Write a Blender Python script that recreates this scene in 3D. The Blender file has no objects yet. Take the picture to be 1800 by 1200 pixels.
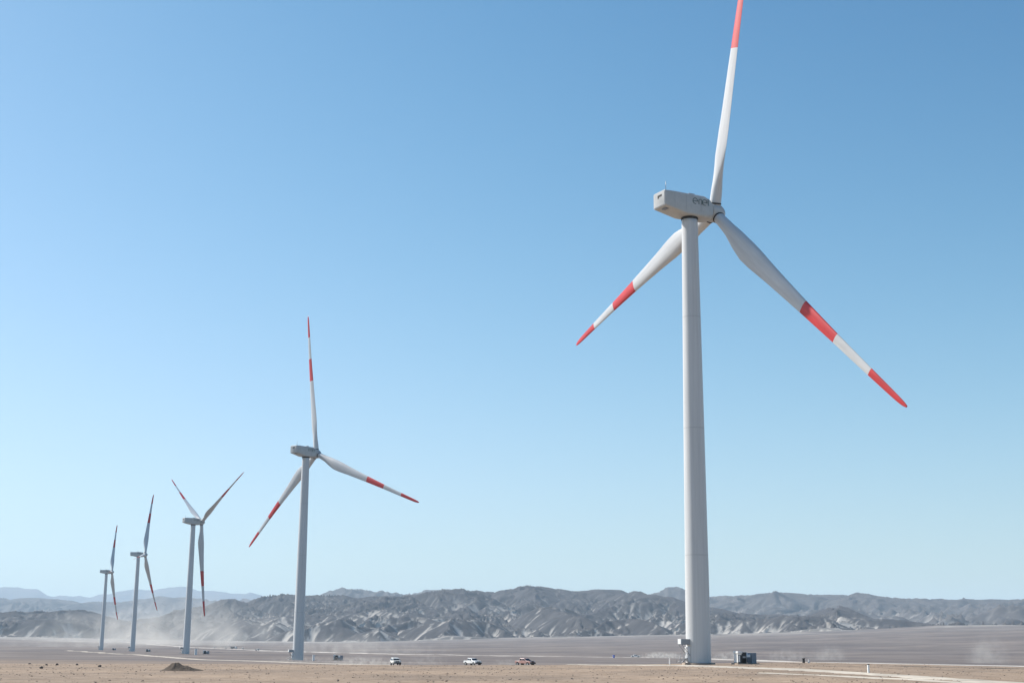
import bpy, math, random
import numpy as np
from mathutils import Vector, Matrix
R = math.radians
random.seed(7)
S = bpy.context.scene
COL = S.collection

# ------------------------------------------------------------------ camera, sky, sun, exposure
PITCH, ROLL, FOC = R(12.302), R(0.458), 2417.0
Fv = Vector((0, math.cos(PITCH), math.sin(PITCH)))
_U = Vector((0, -math.sin(PITCH), math.cos(PITCH))); _R = Vector((1, 0, 0))
Rv = math.cos(ROLL)*_R + math.sin(ROLL)*_U
Uv = -math.sin(ROLL)*_R + math.cos(ROLL)*_U
cd = bpy.data.cameras.new("camera"); cam = bpy.data.objects.new("camera", cd); COL.objects.link(cam)
cd.sensor_width = 36; cd.lens = FOC/1800*36; cd.clip_start = 0.5; cd.clip_end = 120000
m = Matrix.Identity(4)
for i in range(3):
    m[i][0], m[i][1], m[i][2] = Rv[i], Uv[i], -Fv[i]
cam.matrix_world = m
S.camera = cam

SUN_AZ, SUN_EL = R(-63), R(42)          # azimuth from +Y towards +X
w = bpy.data.worlds.new("World"); S.world = w; w.use_nodes = True
nt = w.node_tree; bg = nt.nodes["Background"]
sky = nt.nodes.new("ShaderNodeTexSky"); sky.sky_type = 'NISHITA'; sky.sun_disc = False
sky.sun_elevation = SUN_EL; sky.sun_rotation = SUN_AZ
sky.altitude = 0; sky.air_density = 1.0; sky.dust_density = .6; sky.ozone_density = 1.0
# grade the daylight sky a little deeper and bluer, as the dry desert air shows it
SK = .085; kk = .120
sp = nt.nodes.new("ShaderNodeSeparateColor"); cb = nt.nodes.new("ShaderNodeCombineColor"); nt.links.new(sky.outputs[0], sp.inputs[0])
def _m(op, a, b):
    q = nt.nodes.new("ShaderNodeMath"); q.operation = op
    for k, v in enumerate((a, b)):
        if isinstance(v, (int, float)): q.inputs[k].default_value = v
        else: nt.links.new(v, q.inputs[k])
    return q.outputs[0]
for i, (gam, ga, gb) in enumerate(((2.3, 4.9, 5.6), (1.8, 3.25, 2.4), (1.25, 1.52, .32))):
    pw_ = _m('POWER', _m('MULTIPLY', sp.outputs[i], kk), gam)
    nt.links.new(_m('DIVIDE', _m('MULTIPLY', pw_, ga/kk), _m('ADD', _m('MULTIPLY', pw_, gb), 1.0)), cb.inputs[i])
nt.links.new(cb.outputs[0], bg.inputs[0]); bg.inputs[1].default_value = SK
sd = bpy.data.lights.new("sun", 'SUN'); sd.energy = 5.0; sd.angle = R(0.53); sd.color = (1, .95, .88)
sun = bpy.data.objects.new("sun", sd); COL.objects.link(sun)
sdir = Vector((math.sin(SUN_AZ)*math.cos(SUN_EL), math.cos(SUN_AZ)*math.cos(SUN_EL), math.sin(SUN_EL)))
sun.rotation_euler = sdir.to_track_quat('Z', 'Y').to_euler()
sun.location = (-300, 200, 300)
S.view_settings.view_transform = 'Standard'; S.view_settings.look = 'None'
S.view_settings.exposure = 0.5; S.view_settings.gamma = 1
S.render.engine = 'CYCLES'
S.cycles.max_bounces = 5; S.cycles.diffuse_bounces = 3; S.cycles.volume_bounces = 1
S.cycles.use_denoising = True

# ------------------------------------------------------------------ helpers
def tag(o, label=None, cat=None, group=None, kind=None):
    if label: o["label"] = label
    if cat: o["category"] = cat
    if group: o["group"] = group
    if kind: o["kind"] = kind
    return o
def empty(name, loc=(0, 0, 0), rz=0):
    o = bpy.data.objects.new(name, None); COL.objects.link(o)
    o.location = loc; o.rotation_euler = (0, 0, rz); o.empty_display_size = 1
    return o
def copy_tree(o, parent=None):
    c = o.copy(); COL.objects.link(c)
    if parent: c.parent = parent
    for ch in list(o.children): copy_tree(ch, c)
    return c

class MB:
    """collects shapes into one mesh"""
    def __init__(s): s.v = []; s.f = []; s.m = []; s.sm = []
    def add(s, vs, fs, mi=0, smooth=False):
        b = len(s.v); s.v += [tuple(p) for p in vs]
        for f in fs: s.f.append([b+i for i in f]); s.m.append(mi); s.sm.append(smooth)
        return s
    def box(s, c, d, mi=0, M=None, bev=0.0, taper=1.0):
        x, y, z = (k/2 for k in d); b = min(bev, x*.9, y*.9, z*.9)
        if b <= 0:
            vs = [Vector((i*x*(taper if k > 0 else 1), j*y*(taper if k > 0 else 1), k*z)) for i in (-1, 1) for j in (-1, 1) for k in (-1, 1)]
            fs = [(0, 1, 3, 2), (4, 6, 7, 5), (0, 4, 5, 1), (2, 3, 7, 6), (0, 2, 6, 4), (1, 5, 7, 3)]
        else:
            vs = []; idx = {}
            for i in (-1, 1):
                for j in (-1, 1):
                    for k in (-1, 1):
                        tp = taper if k > 0 else 1
                        for a in range(3):
                            p = [i*x, j*y, k*z]
                            for q in range(3):
                                if q != a: p[q] -= (i, j, k)[q]*b
                            p[0] *= tp; p[1] *= tp
                            idx[(i, j, k, a)] = len(vs); vs.append(Vector(p))
            fs = []
            C = lambda i, j, k, a: idx[(i, j, k, a)]
            for sgn in (-1, 1):
                for a in range(3):
                    o = [q for q in range(3) if q != a]; ring = []
                    for (u, v) in ((-1, -1), (1, -1), (1, 1), (-1, 1)):
                        t = [0, 0, 0]; t[a] = sgn; t[o[0]] = u; t[o[1]] = v; ring.append(C(*t, a))
                    fs.append(ring)
            for a in range(3):
                o = [q for q in range(3) if q != a]
                for u in (-1, 1):
                    for v in (-1, 1):
                        t0 = [0, 0, 0]; t0[o[0]] = u; t0[o[1]] = v; t1 = list(t0); t0[a] = -1; t1[a] = 1
                        fs.append([C(*t0, o[0]), C(*t1, o[0]), C(*t1, o[1]), C(*t0, o[1])])
            for i in (-1, 1):
                for j in (-1, 1):
                    for k in (-1, 1): fs.append([C(i, j, k, 0), C(i, j, k, 1), C(i, j, k, 2)])
        c = Vector(c); vs = [p+c for p in vs]
        if M: vs = [M @ p for p in vs]
        return s.add(vs, fs, mi)
    def rings(s, rings, mi=0, cap=(True, True), smooth=True):
        n = len(rings[0]); vs = [p for r in rings for p in r]; fs = []
        for i in range(len(rings)-1):
            for j in range(n):
                k = (j+1) % n; fs.append((i*n+j, i*n+k, (i+1)*n+k, (i+1)*n+j))
        s.add(vs, fs, mi, smooth)
        b = len(s.v)-len(vs)
        for q, e in ((0, cap[0]), (len(rings)-1, cap[1])):
            if e: s.f.append([b+q*n+j for j in (range(n-1, -1, -1) if q == 0 else range(n))]); s.m.append(mi); s.sm.append(False)
        return s
    def tube(s, p0, p1, r0, r1=None, n=12, mi=0, cap=(True, True), smooth=True):
        p0, p1 = Vector(p0), Vector(p1); r1 = r0 if r1 is None else r1
        d = (p1-p0).normalized(); a = d.orthogonal().normalized(); b = d.cross(a)
        rg = [[p+a*(r*math.cos(t))+b*(r*math.sin(t)) for t in [2*math.pi*i/n for i in range(n)]] for p, r in ((p0, r0), (p1, r1))]
        return s.rings(rg, mi, cap, smooth)
    def build(s, name, mats, parent=None, loc=None):
        me = bpy.data.meshes.new(name); me.from_pydata(s.v, [], s.f)
        for mt in (mats if isinstance(mats, (list, tuple)) else [mats]): me.materials.append(mt)
        me.polygons.foreach_set('material_index', s.m); me.polygons.foreach_set('use_smooth', s.sm)
        me.validate(); me.update()
        import bmesh
        bm = bmesh.new(); bm.from_mesh(me); bmesh.ops.recalc_face_normals(bm, faces=bm.faces); bm.to_mesh(me); bm.free()
        o = bpy.data.objects.new(name, me); COL.objects.link(o)
        if parent: o.parent = parent
        if loc: o.location = loc
        return o

def mat(name, col, rough=.6, metal=0, var=.12, scale=3.0, bump=0, spec=.5, stretch=None, col2=None, coords='Object'):
    mt = bpy.data.materials.new(name); mt.use_nodes = True; t = mt.node_tree; n = t.nodes; L = t.links
    p = n["Principled BSDF"]; p.inputs["Roughness"].default_value = rough; p.inputs["Metallic"].default_value = metal
    p.inputs["Specular IOR Level"].default_value = spec
    tc = n.new("ShaderNodeTexCoord"); mp = n.new("ShaderNodeMapping"); L.new(tc.outputs[coords], mp.inputs[0])
    if stretch: mp.inputs["Scale"].default_value = stretch
    nz = n.new("ShaderNodeTexNoise"); nz.inputs["Scale"].default_value = scale; nz.inputs["Detail"].default_value = 6
    nz.inputs["Roughness"].default_value = .65
    L.new(mp.outputs[0], nz.inputs["Vector"])
    cr = n.new("ShaderNodeValToRGB"); L.new(nz.outputs[0], cr.inputs[0])
    cr.color_ramp.elements[0].position = .3; cr.color_ramp.elements[1].position = .7
    c2 = col2 or [c*(1-var) for c in col]
    cr.color_ramp.elements[0].color = (*c2, 1); cr.color_ramp.elements[1].color = (*[min(1, c*(1+var*.4)) for c in col], 1)
    L.new(cr.outputs[0], p.inputs["Base Color"])
    if bump:
        b = n.new("ShaderNodeBump"); b.inputs["Strength"].default_value = bump; b.inputs["Distance"].default_value = .05
        L.new(nz.outputs[0], b.inputs["Height"]); L.new(b.outputs[0], p.inputs["Normal"])
    return mt

M = dict(
    tower=mat("tower_paint", (.60, .60, .59), .42, var=.12, scale=.5, stretch=(4, 4, .12)),
    nac=mat("nacelle_gelcoat", (.50, .50, .48), .4, var=.12, scale=.9),
    blade=mat("blade_gelcoat", (.60, .60, .59), .35, var=.16, scale=.6, stretch=(2, 2, .15)),
    red=mat("red_band_paint", (.62, .045, .045), .45, var=.25, scale=.7, stretch=(2, 2, .3)),
    dark=mat("dark_rubber", (.02, .02, .022), .7),
    vent=mat("vent_black", (.015, .016, .016), .8),
    steel=mat("galvanised_steel", (.34, .35, .36), .5, .6, scale=6),
    seam=mat("seam_paint", (.49, .495, .49), .5),
    logo=mat("logo_green_grey", (.085, .125, .115), .5),
    concrete=mat("concrete", (.36, .29, .23), .9, scale=2, bump=.3),
    white=mat("white_paint", (.78, .78, .76), .35, var=.08, scale=4),
    cream=mat("cream_car_paint", (.72, .70, .64), .35, var=.15, scale=2),
    redcar=mat("faded_red_car_paint", (.44, .25, .215), .4, var=.15, scale=2),
    greyp=mat("grey_cabinet_paint", (.22, .245, .28), .5, scale=3),
    black=mat("black_plastic", (.018, .018, .02), .5),
    glass=mat("tinted_glass", (.012, .014, .016), .08),
    tyre=mat("tyre", (.03, .028, .026), .9),
    lamp=mat("headlight_lens", (.5, .5, .5), .1),
    greyveh=mat("grey_truck_paint", (.16, .165, .17), .5),
    blue=mat("blue_plastic", (.14, .20, .55), .5),
    stone=mat("dark_stone", (.10, .085, .075), .9, scale=3, bump=.4),
)

# ------------------------------------------------------------------ noise (numpy)
def _h(ix, iy, s):
    n = (ix.astype(np.int64)*374761393 + iy.astype(np.int64)*668265263 + s*2246822519) & 0xffffffff
    n = ((n ^ (n >> 13))*1274126177) & 0xffffffff
    n = ((n ^ (n >> 16))*2654435761) & 0xffffffff
    return ((n ^ (n >> 15)) & 0xffffff)/float(0xffffff)
def noise(x, y, s=0):
    ix = np.floor(x); iy = np.floor(y); fx = x-ix; fy = y-iy
    u = fx*fx*fx*(fx*(fx*6-15)+10); v = fy*fy*fy*(fy*(fy*6-15)+10)
    def g(dx, dy):
        a = _h(ix+dx, iy+dy, s)*2*np.pi
        return np.cos(a)*(fx-dx)+np.sin(a)*(fy-dy)
    return ((g(0, 0)*(1-u)+g(1, 0)*u)*(1-v)+(g(0, 1)*(1-u)+g(1, 1)*u)*v)*1.41
def fbm(x, y, s=0, o=4, gain=.5):
    a = 1; r = 0; t = 0
    for i in range(o): r = r+a*noise(x, y, s+i*17); t += a; a *= gain; x = x*2.03+11.3; y = y*2.03-7.1
    return r/t
def sst(a, b, x):
    t = np.clip((x-a)/(b-a), 0, 1); return t*t*(3-2*t)

# ------------------------------------------------------------------ ground height
# azimuth is written as the pixel column it has in the photo (0..1800) for convenience
def az_col(x, y): return 895.8+2476*np.clip(x/np.maximum(y, 1e-3), -.8, .8) if np.isscalar(x) else 895.8+2476*np.clip(np.where(y > 1, x/np.maximum(y, 1), np.sign(x)*.8), -.8, .8)
GX = np.array([-300, 0, 350, 700, 900, 1100, 1250, 1400, 1800, 2100.])
CREST = np.array([.0175, .0174, .0168, .0167, .0161, .0152, .0137, .0123, .0138, .0138])
KN = [0, 60, 100, 180, 262, 300, 343, 430, 550, 886, 1225, 1532, 2500, 4000, 7000, 20000, 90000]
def _knots(px):
    c = np.interp(px, GX, CREST)
    foot = np.interp(px, [0, 175, 350, 550, 700, 900, 1100, 1300, 1500, 1650, 1800], [-3, -6, -8, -8, -2, 10, 18, 27, 38, 52, 54])
    z15 = np.interp(px, [0, 500, 1100, 1800], [-11.9, -11.9, -9.5, -5])
    z25 = np.interp(px, [0, 200, 500, 800, 1100, 1800], [-9.2, -11, -11.5, -8, -2, 18])
    z12 = np.interp(px, [0, 600, 1200, 1800], [-10.5, -10.5, -9.4, -8])
    o = np.ones_like(c)
    return [-1.7*o, -2.35*o, -2.9*o, -2.9-(c*262-2.9)*.42, -c*262, -(c*300+.22), np.minimum(-5.65, -(c*343+.12)), -6.5*o, -7.6*o, -8.8*o, z12, z15, z25, foot, foot+22, foot+90, foot+150]
def ground_z(x, y, detail=True):
    x = np.asarray(x, float); y = np.asarray(y, float)
    r = np.hypot(x, y); px = np.where(y > 0, 895.8+2476*np.clip(x/np.maximum(y, 1), -.8, .8), 900)
    K = _knots(px); z = np.zeros_like(r)+K[-1]
    for i in range(len(KN)-1):
        t = (r-KN[i])/(KN[i+1]-KN[i]); msk = (t >= 0) & (t < 1)
        z = np.where(msk, K[i]+(K[i+1]-K[i])*t, z)
    if detail:
        # patchy rubble and ripples on the near plateau, broad swells further out
        near = sst(30, 80, r)*(1-sst(300, 420, r))
        z = z+near*(.09*fbm(x/7, y/7, 3, 3)+.03*fbm(x/1.3, y/1.3, 5, 3))
        mid = sst(400, 900, r)*(1-sst(3500, 4500, r))
        z = z+mid*(.5*fbm(x/60, y/60, 9, 3)+.15*fbm(x/12, y/12, 19, 2))
        far = sst(1800, 3200, r)
        z = z+far*2.5*fbm(x/260, y/260, 29, 4)
    return z
def gz(x, y): return float(ground_z(np.array([x]), np.array([y]))[0])
def ray(px, py):
    return (Fv*FOC + Rv*(px-900) + Uv*(600-py)).normalized()
def ground_at(px, py, rmin=60, rmax=6000):
    """world point where the ground lies in this direction"""
    d = ray(px, py); n = 6000
    t = np.geomspace(rmin, rmax, n); zz = ground_z(d.x*t, d.y*t, False)-d.z*t
    i = np.argmax(zz > 0)
    if zz[i] <= 0: i = np.argmin(np.abs(zz))
    x, y = d.x*t[i], d.y*t[i]
    return Vector((x, y, gz(x, y)))
def spot(px, r):
    """world point on the ground at a bearing and a distance"""
    x0 = (px-895.8)/2476; y = r/math.hypot(1, x0); return Vector((x0*y, y, gz(x0*y, y)))

def grid_mesh(name, X, Y, Z, mt, keep=None, attrs=None):
    nr, nc = X.shape
    idx = np.arange(nr*nc).reshape(nr, nc)
    q = np.stack([idx[:-1, :-1], idx[:-1, 1:], idx[1:, 1:], idx[1:, :-1]], -1).reshape(-1, 4)
    if keep is not None:
        k = (keep[:-1, :-1] | keep[:-1, 1:] | keep[1:, 1:] | keep[1:, :-1]).reshape(-1); q = q[k]
    P = np.stack([X, Y, Z], -1).reshape(-1, 3)
    used = np.zeros(len(P), bool); used[q.reshape(-1)] = True
    remap = np.cumsum(used)-1; P = P[used]; q = remap[q]
    me = bpy.data.meshes.new(name)
    me.vertices.add(len(P)); me.vertices.foreach_set('co', P.astype(np.float32).reshape(-1))
    me.loops.add(q.size); me.loops.foreach_set('vertex_index', q.astype(np.int32).reshape(-1))
    me.polygons.add(len(q)); me.polygons.foreach_set('loop_start', np.arange(0, q.size, 4, dtype=np.int32))
    me.polygons.foreach_set('use_smooth', np.ones(len(q), bool))
    me.update(calc_edges=True)
    for k, a in (attrs or {}).items():
        at = me.attributes.new(k, 'FLOAT', 'POINT'); at.data.foreach_set('value', a.reshape(-1)[used].astype(np.float32))
    me.materials.append(mt)
    o = bpy.data.objects.new(name, me); COL.objects.link(o)
    return o

# ------------------------------------------------------------------ ground
def ground_material():
    mt = bpy.data.materials.new("desert_ground"); mt.use_nodes = True; t = mt.node_tree; n = t.nodes; L = t.links
    p = n["Principled BSDF"]; p.inputs["Roughness"].default_value = .95; p.inputs["Specular IOR Level"].default_value = .15
    geo = n.new("ShaderNodeNewGeometry")
    def nz(scale, det=6, rough=.6, vec=None):
        k = n.new("ShaderNodeTexNoise"); k.inputs["Scale"].default_value = scale; k.inputs["Detail"].default_value = det; k.inputs["Roughness"].default_value = rough
        L.new(vec or geo.outputs["Position"], k.inputs["Vector"]); return k.outputs[0]
    def ramp(fac, stops):
        k = n.new("ShaderNodeValToRGB"); L.new(fac, k.inputs[0]); e = k.color_ramp.elements
        while len(e) < len(stops): e.new(.5)
        for el, (pos, c) in zip(e, stops): el.position = pos; el.color = (*c, 1)
        return k.outputs[0]
    def mix(f, a, b, mode='MIX'):
        k = n.new("ShaderNodeMix"); k.data_type = 'RGBA'; k.blend_type = mode
        if isinstance(f, float): k.inputs[0].default_value = f
        else: L.new(f, k.inputs[0])
        L.new(a, k.inputs[6]); L.new(b, k.inputs[7]); return k.outputs[2]
    def att(a):
        k = n.new("ShaderNodeAttribute"); k.attribute_name = a; return k.outputs["Fac"]
    tan = ramp(nz(.55, 10, .72), [(.30, (.215, .157, .106)), (.5, (.306, .233, .172)), (.72, (.415, .325, .245))])
    tanb = ramp(nz(.045, 4), [(.35, (.76, .76, .77)), (.65, (1.10, 1.07, 1.03))])
    tan = mix(1.0, tan, tanb, 'MULTIPLY')
    peb = ramp(nz(2.6, 3, .5), [(.34, (.62, .60, .58)), (.42, (1, 1, 1)), (.66, (1, 1, 1)), (.74, (1.25, 1.22, 1.18))])
    tan = mix(.6, tan, peb, 'MULTIPLY')
    grey = ramp(nz(.02, 8, .7), [(.32, (.130, .112, .104)), (.5, (.168, .144, .132)), (.7, (.215, .185, .168))])
    streak = ramp(nz(.004, 6, .65), [(.38, (.74, .74, .77)), (.62, (1.18, 1.15, 1.10))])
    grey = mix(1.0, grey, streak, 'MULTIPLY')
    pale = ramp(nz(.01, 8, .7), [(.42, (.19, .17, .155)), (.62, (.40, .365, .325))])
    c = mix(att("plain"), tan, grey)
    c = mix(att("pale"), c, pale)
    L.new(c, p.inputs["Base Color"])
    b = n.new("ShaderNodeBump"); b.inputs["Strength"].default_value = .5; b.inputs["Distance"].default_value = .12
    L.new(nz(1.8, 8, .7), b.inputs["Height"]); L.new(b.outputs[0], p.inputs["Normal"])
    return mt
rr = np.concatenate([[2, 10, 25, 45, 60], np.arange(70, 280, .7), np.arange(280, 420, 1.6), np.geomspace(420, 5000, 260), np.geomspace(5200, 90000, 40)])
cc = np.concatenate([np.linspace(-math.pi, -.52, 40), np.linspace(-.45, .45, 760), np.linspace(.52, math.pi, 40)])
AA, RR = np.meshgrid(cc, rr)
X = np.sin(AA)*RR; Y = np.cos(AA)*RR
Z = ground_z(X, Y)
pxs = np.where(Y > 0, 895.8+2476*np.clip(X/np.maximum(Y, 1), -.8, .8), 900)
edge = 285+np.interp(pxs, [0, 900, 1800], [-20, 5, 10])+40*fbm(X/70, Y/70, 41, 3)
plain = np.clip((RR-edge)/np.interp(pxs, [0, 500, 900], [330, 160, 60]), 0, 1)
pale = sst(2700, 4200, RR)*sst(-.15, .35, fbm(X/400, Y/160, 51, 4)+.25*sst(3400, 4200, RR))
g = grid_mesh("ground", X, Y, Z, ground_material(), None, {"plain": plain, "pale": pale}); tag(g, kind="structure")

# ------------------------------------------------------------------ hills
def hill_material(name, dark, light, seed=0):
    mt = bpy.data.materials.new(name); mt.use_nodes = True; t = mt.node_tree; n = t.nodes; L = t.links
    p = n["Principled BSDF"]; p.inputs["Roughness"].default_value = .95; p.inputs["Specular IOR Level"].default_value = .1
    a = n.new("ShaderNodeAttribute"); a.attribute_name = "sediment"
    geo = n.new("ShaderNodeNewGeometry")
    nz = n.new("ShaderNodeTexNoise"); nz.inputs["Scale"].default_value = .012; nz.inputs["Detail"].default_value = 9; nz.inputs["Roughness"].default_value = .7
    L.new(geo.outputs["Position"], nz.inputs["Vector"])
    cr = n.new("ShaderNodeValToRGB"); L.new(nz.outputs[0], cr.inputs[0]); e = cr.color_ramp.elements
    e[0].position = .34; e[0].color = (*[c*.75 for c in dark], 1); e[1].position = .68; e[1].color = (*[c*1.25 for c in dark], 1)
    mx = n.new("ShaderNodeMix"); mx.data_type = 'RGBA'; L.new(a.outputs["Fac"], mx.inputs[0]); L.new(cr.outputs[0], mx.inputs[6]); mx.inputs[7].default_value = (*light, 1)
    L.new(mx.outputs[2], p.inputs["Base Color"])
    return mt

def gullies(X, Y, Hh, cell, wl, amp, seed, mask):
    """one octave of slope-aligned ridges and gullies, the way runoff cuts them"""
    gy, gx = np.gradient(Hh, cell)
    sl = np.hypot(gx, gy); dx, dy = gx/np.maximum(sl, 1e-4), gy/np.maximum(sl, 1e-4)
    st = np.clip(sl*3.2, 0, 1)
    px, py = X/wl, Y/wl; ix, iy = np.floor(px), np.floor(py); fx, fy = px-ix, py-iy
    qx, qy = -dy, dx
    va = np.zeros_like(X); wt = np.zeros_like(X)
    for i in (-1, 0, 1, 2):
        for j in (-1, 0, 1, 2):
            hx = _h(ix+i, iy+j, seed); hy = _h(ix+i, iy+j, seed+91)
            vx = fx-i-(hx-.5); vy = fy-j-(hy-.5)
            ww = np.exp(-2*(vx*vx+vy*vy)); ph = (vx*qx+vy*qy)*2*np.pi*1.0
            va += np.cos(ph)*ww; wt += ww
    va /= wt
    return -(.5-.5*va)*amp*st*mask, va*st

def make_range(name, col, seed, cell, x0, x1, y0, y1, sky_pts, foot_pts, ridge_pts, billow, oct_, mt, front=0, power=1.15, relief=.5, extra=None, sedbias=0):
    xs = np.arange(x0, x1, cell); ys = np.arange(y0, y1, cell)
    X, Y = np.meshgrid(xs, ys)
    r = np.hypot(X, Y); px = 895.8+2476*X/Y
    base = ground_z(X, Y, False)
    wx = X+140*noise(X/700, Y/700, seed+5)+40*noise(X/180, Y/180, seed+7); wy = Y+140*noise(X/700, Y/700, seed+6)+40*noise(X/180, Y/180, seed+8)
    sx, sy = zip(*sky_pts); hy = 1119.7+px*(14.75/1800)
    el = (hy-np.interp(px, sx, sy))/2532
    fx_, fr_ = zip(*foot_pts); rx_, rr_ = zip(*ridge_pts)
    rf = np.interp(px, fx_, fr_)+160*noise(X/420, Y/420, seed+1)*(cell/6)**.3
    rd = np.interp(px, rx_, rr_)+260*noise(X/900, Y/900, seed+2)
    T = np.maximum(el*rd-base, 4)*(1+.055*fbm(X/(billow*.4), Y/(billow*1.5), seed+3, 4))
    t = (r-rf)/(rd-rf)
    back = np.clip((r-rd)/(.35*(rd-rf)), 0, 1.6)
    s = np.clip(t, 0, 1)
    env = s**power*(1-(1-sst(.0, 1.0, 1-0*s))*0)
    # big rounded hills with sharp valleys
    b1 = np.abs(noise(wx/billow, wy/billow, seed+11))*1.9
    b2 = np.abs(noise(wx/(billow*.43), wy/(billow*.43), seed+12))*1.9
    b3 = np.abs(noise(wx/(billow*.2), wy/(billow*.2), seed+13))*1.9
    bil = np.clip(.66*(b1+.002)**.62+.27*(b2+.002)**.62+.07*b3, 0, 1.15)
    crest = sst(.72, 1.0, t)*(1-.0*t)
    k = relief*(1-crest*.72)
    h = T*env*((1-k)+k*1.35*(bil*1.25-.12))
    h = h*(1-.55*np.minimum(back, 1)**1.3)
    # low foothills
    if front:
        fm = sst(-.05, .10, t)*(1-sst(.25, .6, t))
        h = h+fm*front*np.clip((b2*.8+b1*.5-.42), -.1, 1.2)
    dome = np.zeros_like(h)
    for (dx_, dr_, hwpx, dpt, top) in (extra or []):
        rad = hwpx/2476*dr_; cx = (dx_-895.8)/2476; cy = dr_/math.hypot(1, cx); cx *= cy
        q = np.sqrt(((X-cx)+.12*(wx-X))**2+(((Y-cy)+.12*(wy-Y))*rad/dpt)**2)/rad
        q = q*(1+.22*noise(X/(rad*.9), Y/(rad*.9), seed+int(dx_)))
        hh = (1119.7+dx_*(14.75/1800)-top)/2532*dr_-float(ground_z(np.array([cx]), np.array([cy]), False)[0])
        d_ = hh*np.clip(1-q, 0, 1)**1.25*(1+.9*np.clip(q, 0, 1))*1.0
        dome = np.maximum(dome, d_)
    k_ = 9.0
    h = np.where(dome > .5, h+np.log1p(np.exp(np.clip((dome-h)/k_, -30, 30)))*k_*sst(0, 12, dome), h)
    h = np.where(t < 0, h*0-6*sst(0, .08, -t), h)
    # erosion
    Hh = h.copy(); sed = np.zeros_like(h)
    msk = sst(-.02, .06, t)*(1-.55*sst(.75, 1, t))
    rug = sst(-.28, .22, fbm(X/(billow*.7), Y/(billow*.7), seed+43, 3))*(1-.6*sst(0, 20, dome))
    for (wl, amp, wgt) in oct_:
        d, v = gullies(X, Y, Hh, cell, wl, amp, seed+int(wl), msk*(.28+.72*rug if wl < 200 else .75+.25*rug))
        v = v*(.5+.8*rug)
        Hh = Hh+d; sed = sed-v*wgt
    Hh = Hh+msk*(cell*.22)*fbm(X/(cell*7), Y/(cell*7), seed+77, 3)
    low = 1-sst(.25, .95, h/np.maximum(T, 1))
    patch = fbm(X/(billow*.55), Y/(billow*.55), seed+61, 4)
    gy, gx = np.gradient(Hh, cell); slope = np.hypot(gx, gy)
    # pale sediment: cut banks and gully floors on the middle and lower slopes, and the aprons at the foot
    sedm = sst(.35, .68, sed*1.0+patch*.8+low*.36+sedbias-.12*(slope < .12))*(.25+.75*low)
    apron = (1-sst(0, .05, t))*sst(-.2, .3, patch+.1)
    sedm = np.clip(np.maximum(sedm, apron*.45), 0, 1)
    keep = (t > -.06) & (back < 1.5) & (Hh > -8)
    Zz = base+Hh-1.5*(1-sst(-.01, .02, t))
    Zz = np.where(t < 0, ground_z(X, Y)-.0+Hh*1.0, Zz)
    o = grid_mesh(name, X, Y, Zz, mt, keep, {"sediment": sedm}); tag(o, kind="structure")
    return o

hm = hill_material("hill_rock", (.062, .058, .059), (.40, .37, .33))
A_sky = [(-250, 1072), (0, 1071), (50, 1070), (100, 1069), (150, 1071), (185, 1077), (225, 1086), (260, 1080), (300, 1066), (340, 1060), (380, 1050), (440, 1043), (490, 1036), (520, 1038), (600, 1036), (640, 1036), (700, 1040), (750, 1038), (800, 1036), (850, 1029), (905, 1026), (940, 1028), (980, 1035), (1030, 1038), (1070, 1036), (1110, 1033), (1150, 1038), (1190, 1046), (1230, 1060), (1280, 1066), (1350, 1077), (1410, 1078), (1445, 1067), (1475, 1058), (1508, 1071), (1550, 1083), (1600, 1088), (1650, 1096), (1700, 1101), (2050, 1106)]
A_foot = [(-250, 4700), (200, 4700), (420, 4300), (600, 4000), (900, 4050), (1200, 3950), (1500, 3900), (1700, 4100), (2050, 4200)]
A_ridge = [(-250, 5600), (100, 5500), (230, 5600), (350, 6100), (600, 6400), (900, 6500), (1100, 6300), (1250, 5600), (1475, 5300), (1650, 4700), (2050, 4800)]
make_range("hills", None, 100, 5.0, -2750, 2750, 3600, 7400, A_sky, A_foot, A_ridge, 760, [(300, 38, .15), (140, 26, .4), (66, 14, .5), (32, 5.5, .45), (17, 2, .2)], hm, front=48, relief=.52, extra=[(1062, 4330, 62, 170, 1086), (1162, 4300, 100, 150, 1103), (675, 4420, 58, 160, 1094), (600, 4400, 60, 150, 1092), (862, 4380, 56, 160, 1091), (990, 4950, 98, 260, 1060), (722, 5050, 110, 260, 1066), (480, 4700, 70, 200, 1086), (1652, 4330, 22, 60, 1099), (250, 5100, 50, 160, 1098), (1400, 4250, 60, 110, 1101), (1300, 4500, 70, 200, 1082), (80, 5150, 80, 200, 1092), (395, 4900, 60, 200, 1085), (795, 5150, 60, 200, 1070)])

hm2 = hill_material("far_hill_rock", (.09, .082, .08), (.28, .26, .24))
B_sky = [(-250, 1046), (0, 1048), (50, 1050), (100, 1052), (160, 1056), (200, 1055), (260, 1048), (300, 1048), (350, 1050), (450, 1050), (560, 1042), (600, 1037), (650, 1036), (700, 1033), (720, 1035), (760, 1033), (800, 1032), (840, 1034), (900, 1040), (980, 1042), (1030, 1036), (1060, 1040), (1120, 1038), (1160, 1032), (1200, 1031), (1250, 1033), (1290, 1035), (1320, 1038), (1380, 1040), (1440, 1043), (1500, 1041), (1530, 1044), (1580, 1049), (1640, 1052), (1680, 1056), (1700, 1053), (1730, 1057), (1760, 1056), (1780, 1057), (1800, 1055), (2050, 1060)]
B_foot = [(-250, 10300), (400, 10300), (600, 7900), (1150, 7400), (1400, 6200), (1600, 5200), (1800, 4900), (2050, 4900)]
B_ridge = [(-250, 13200), (400, 13200), (650, 10800), (1000, 10500), (1250, 9200), (1500, 8800), (1800, 8600), (2050, 8500)]
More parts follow.
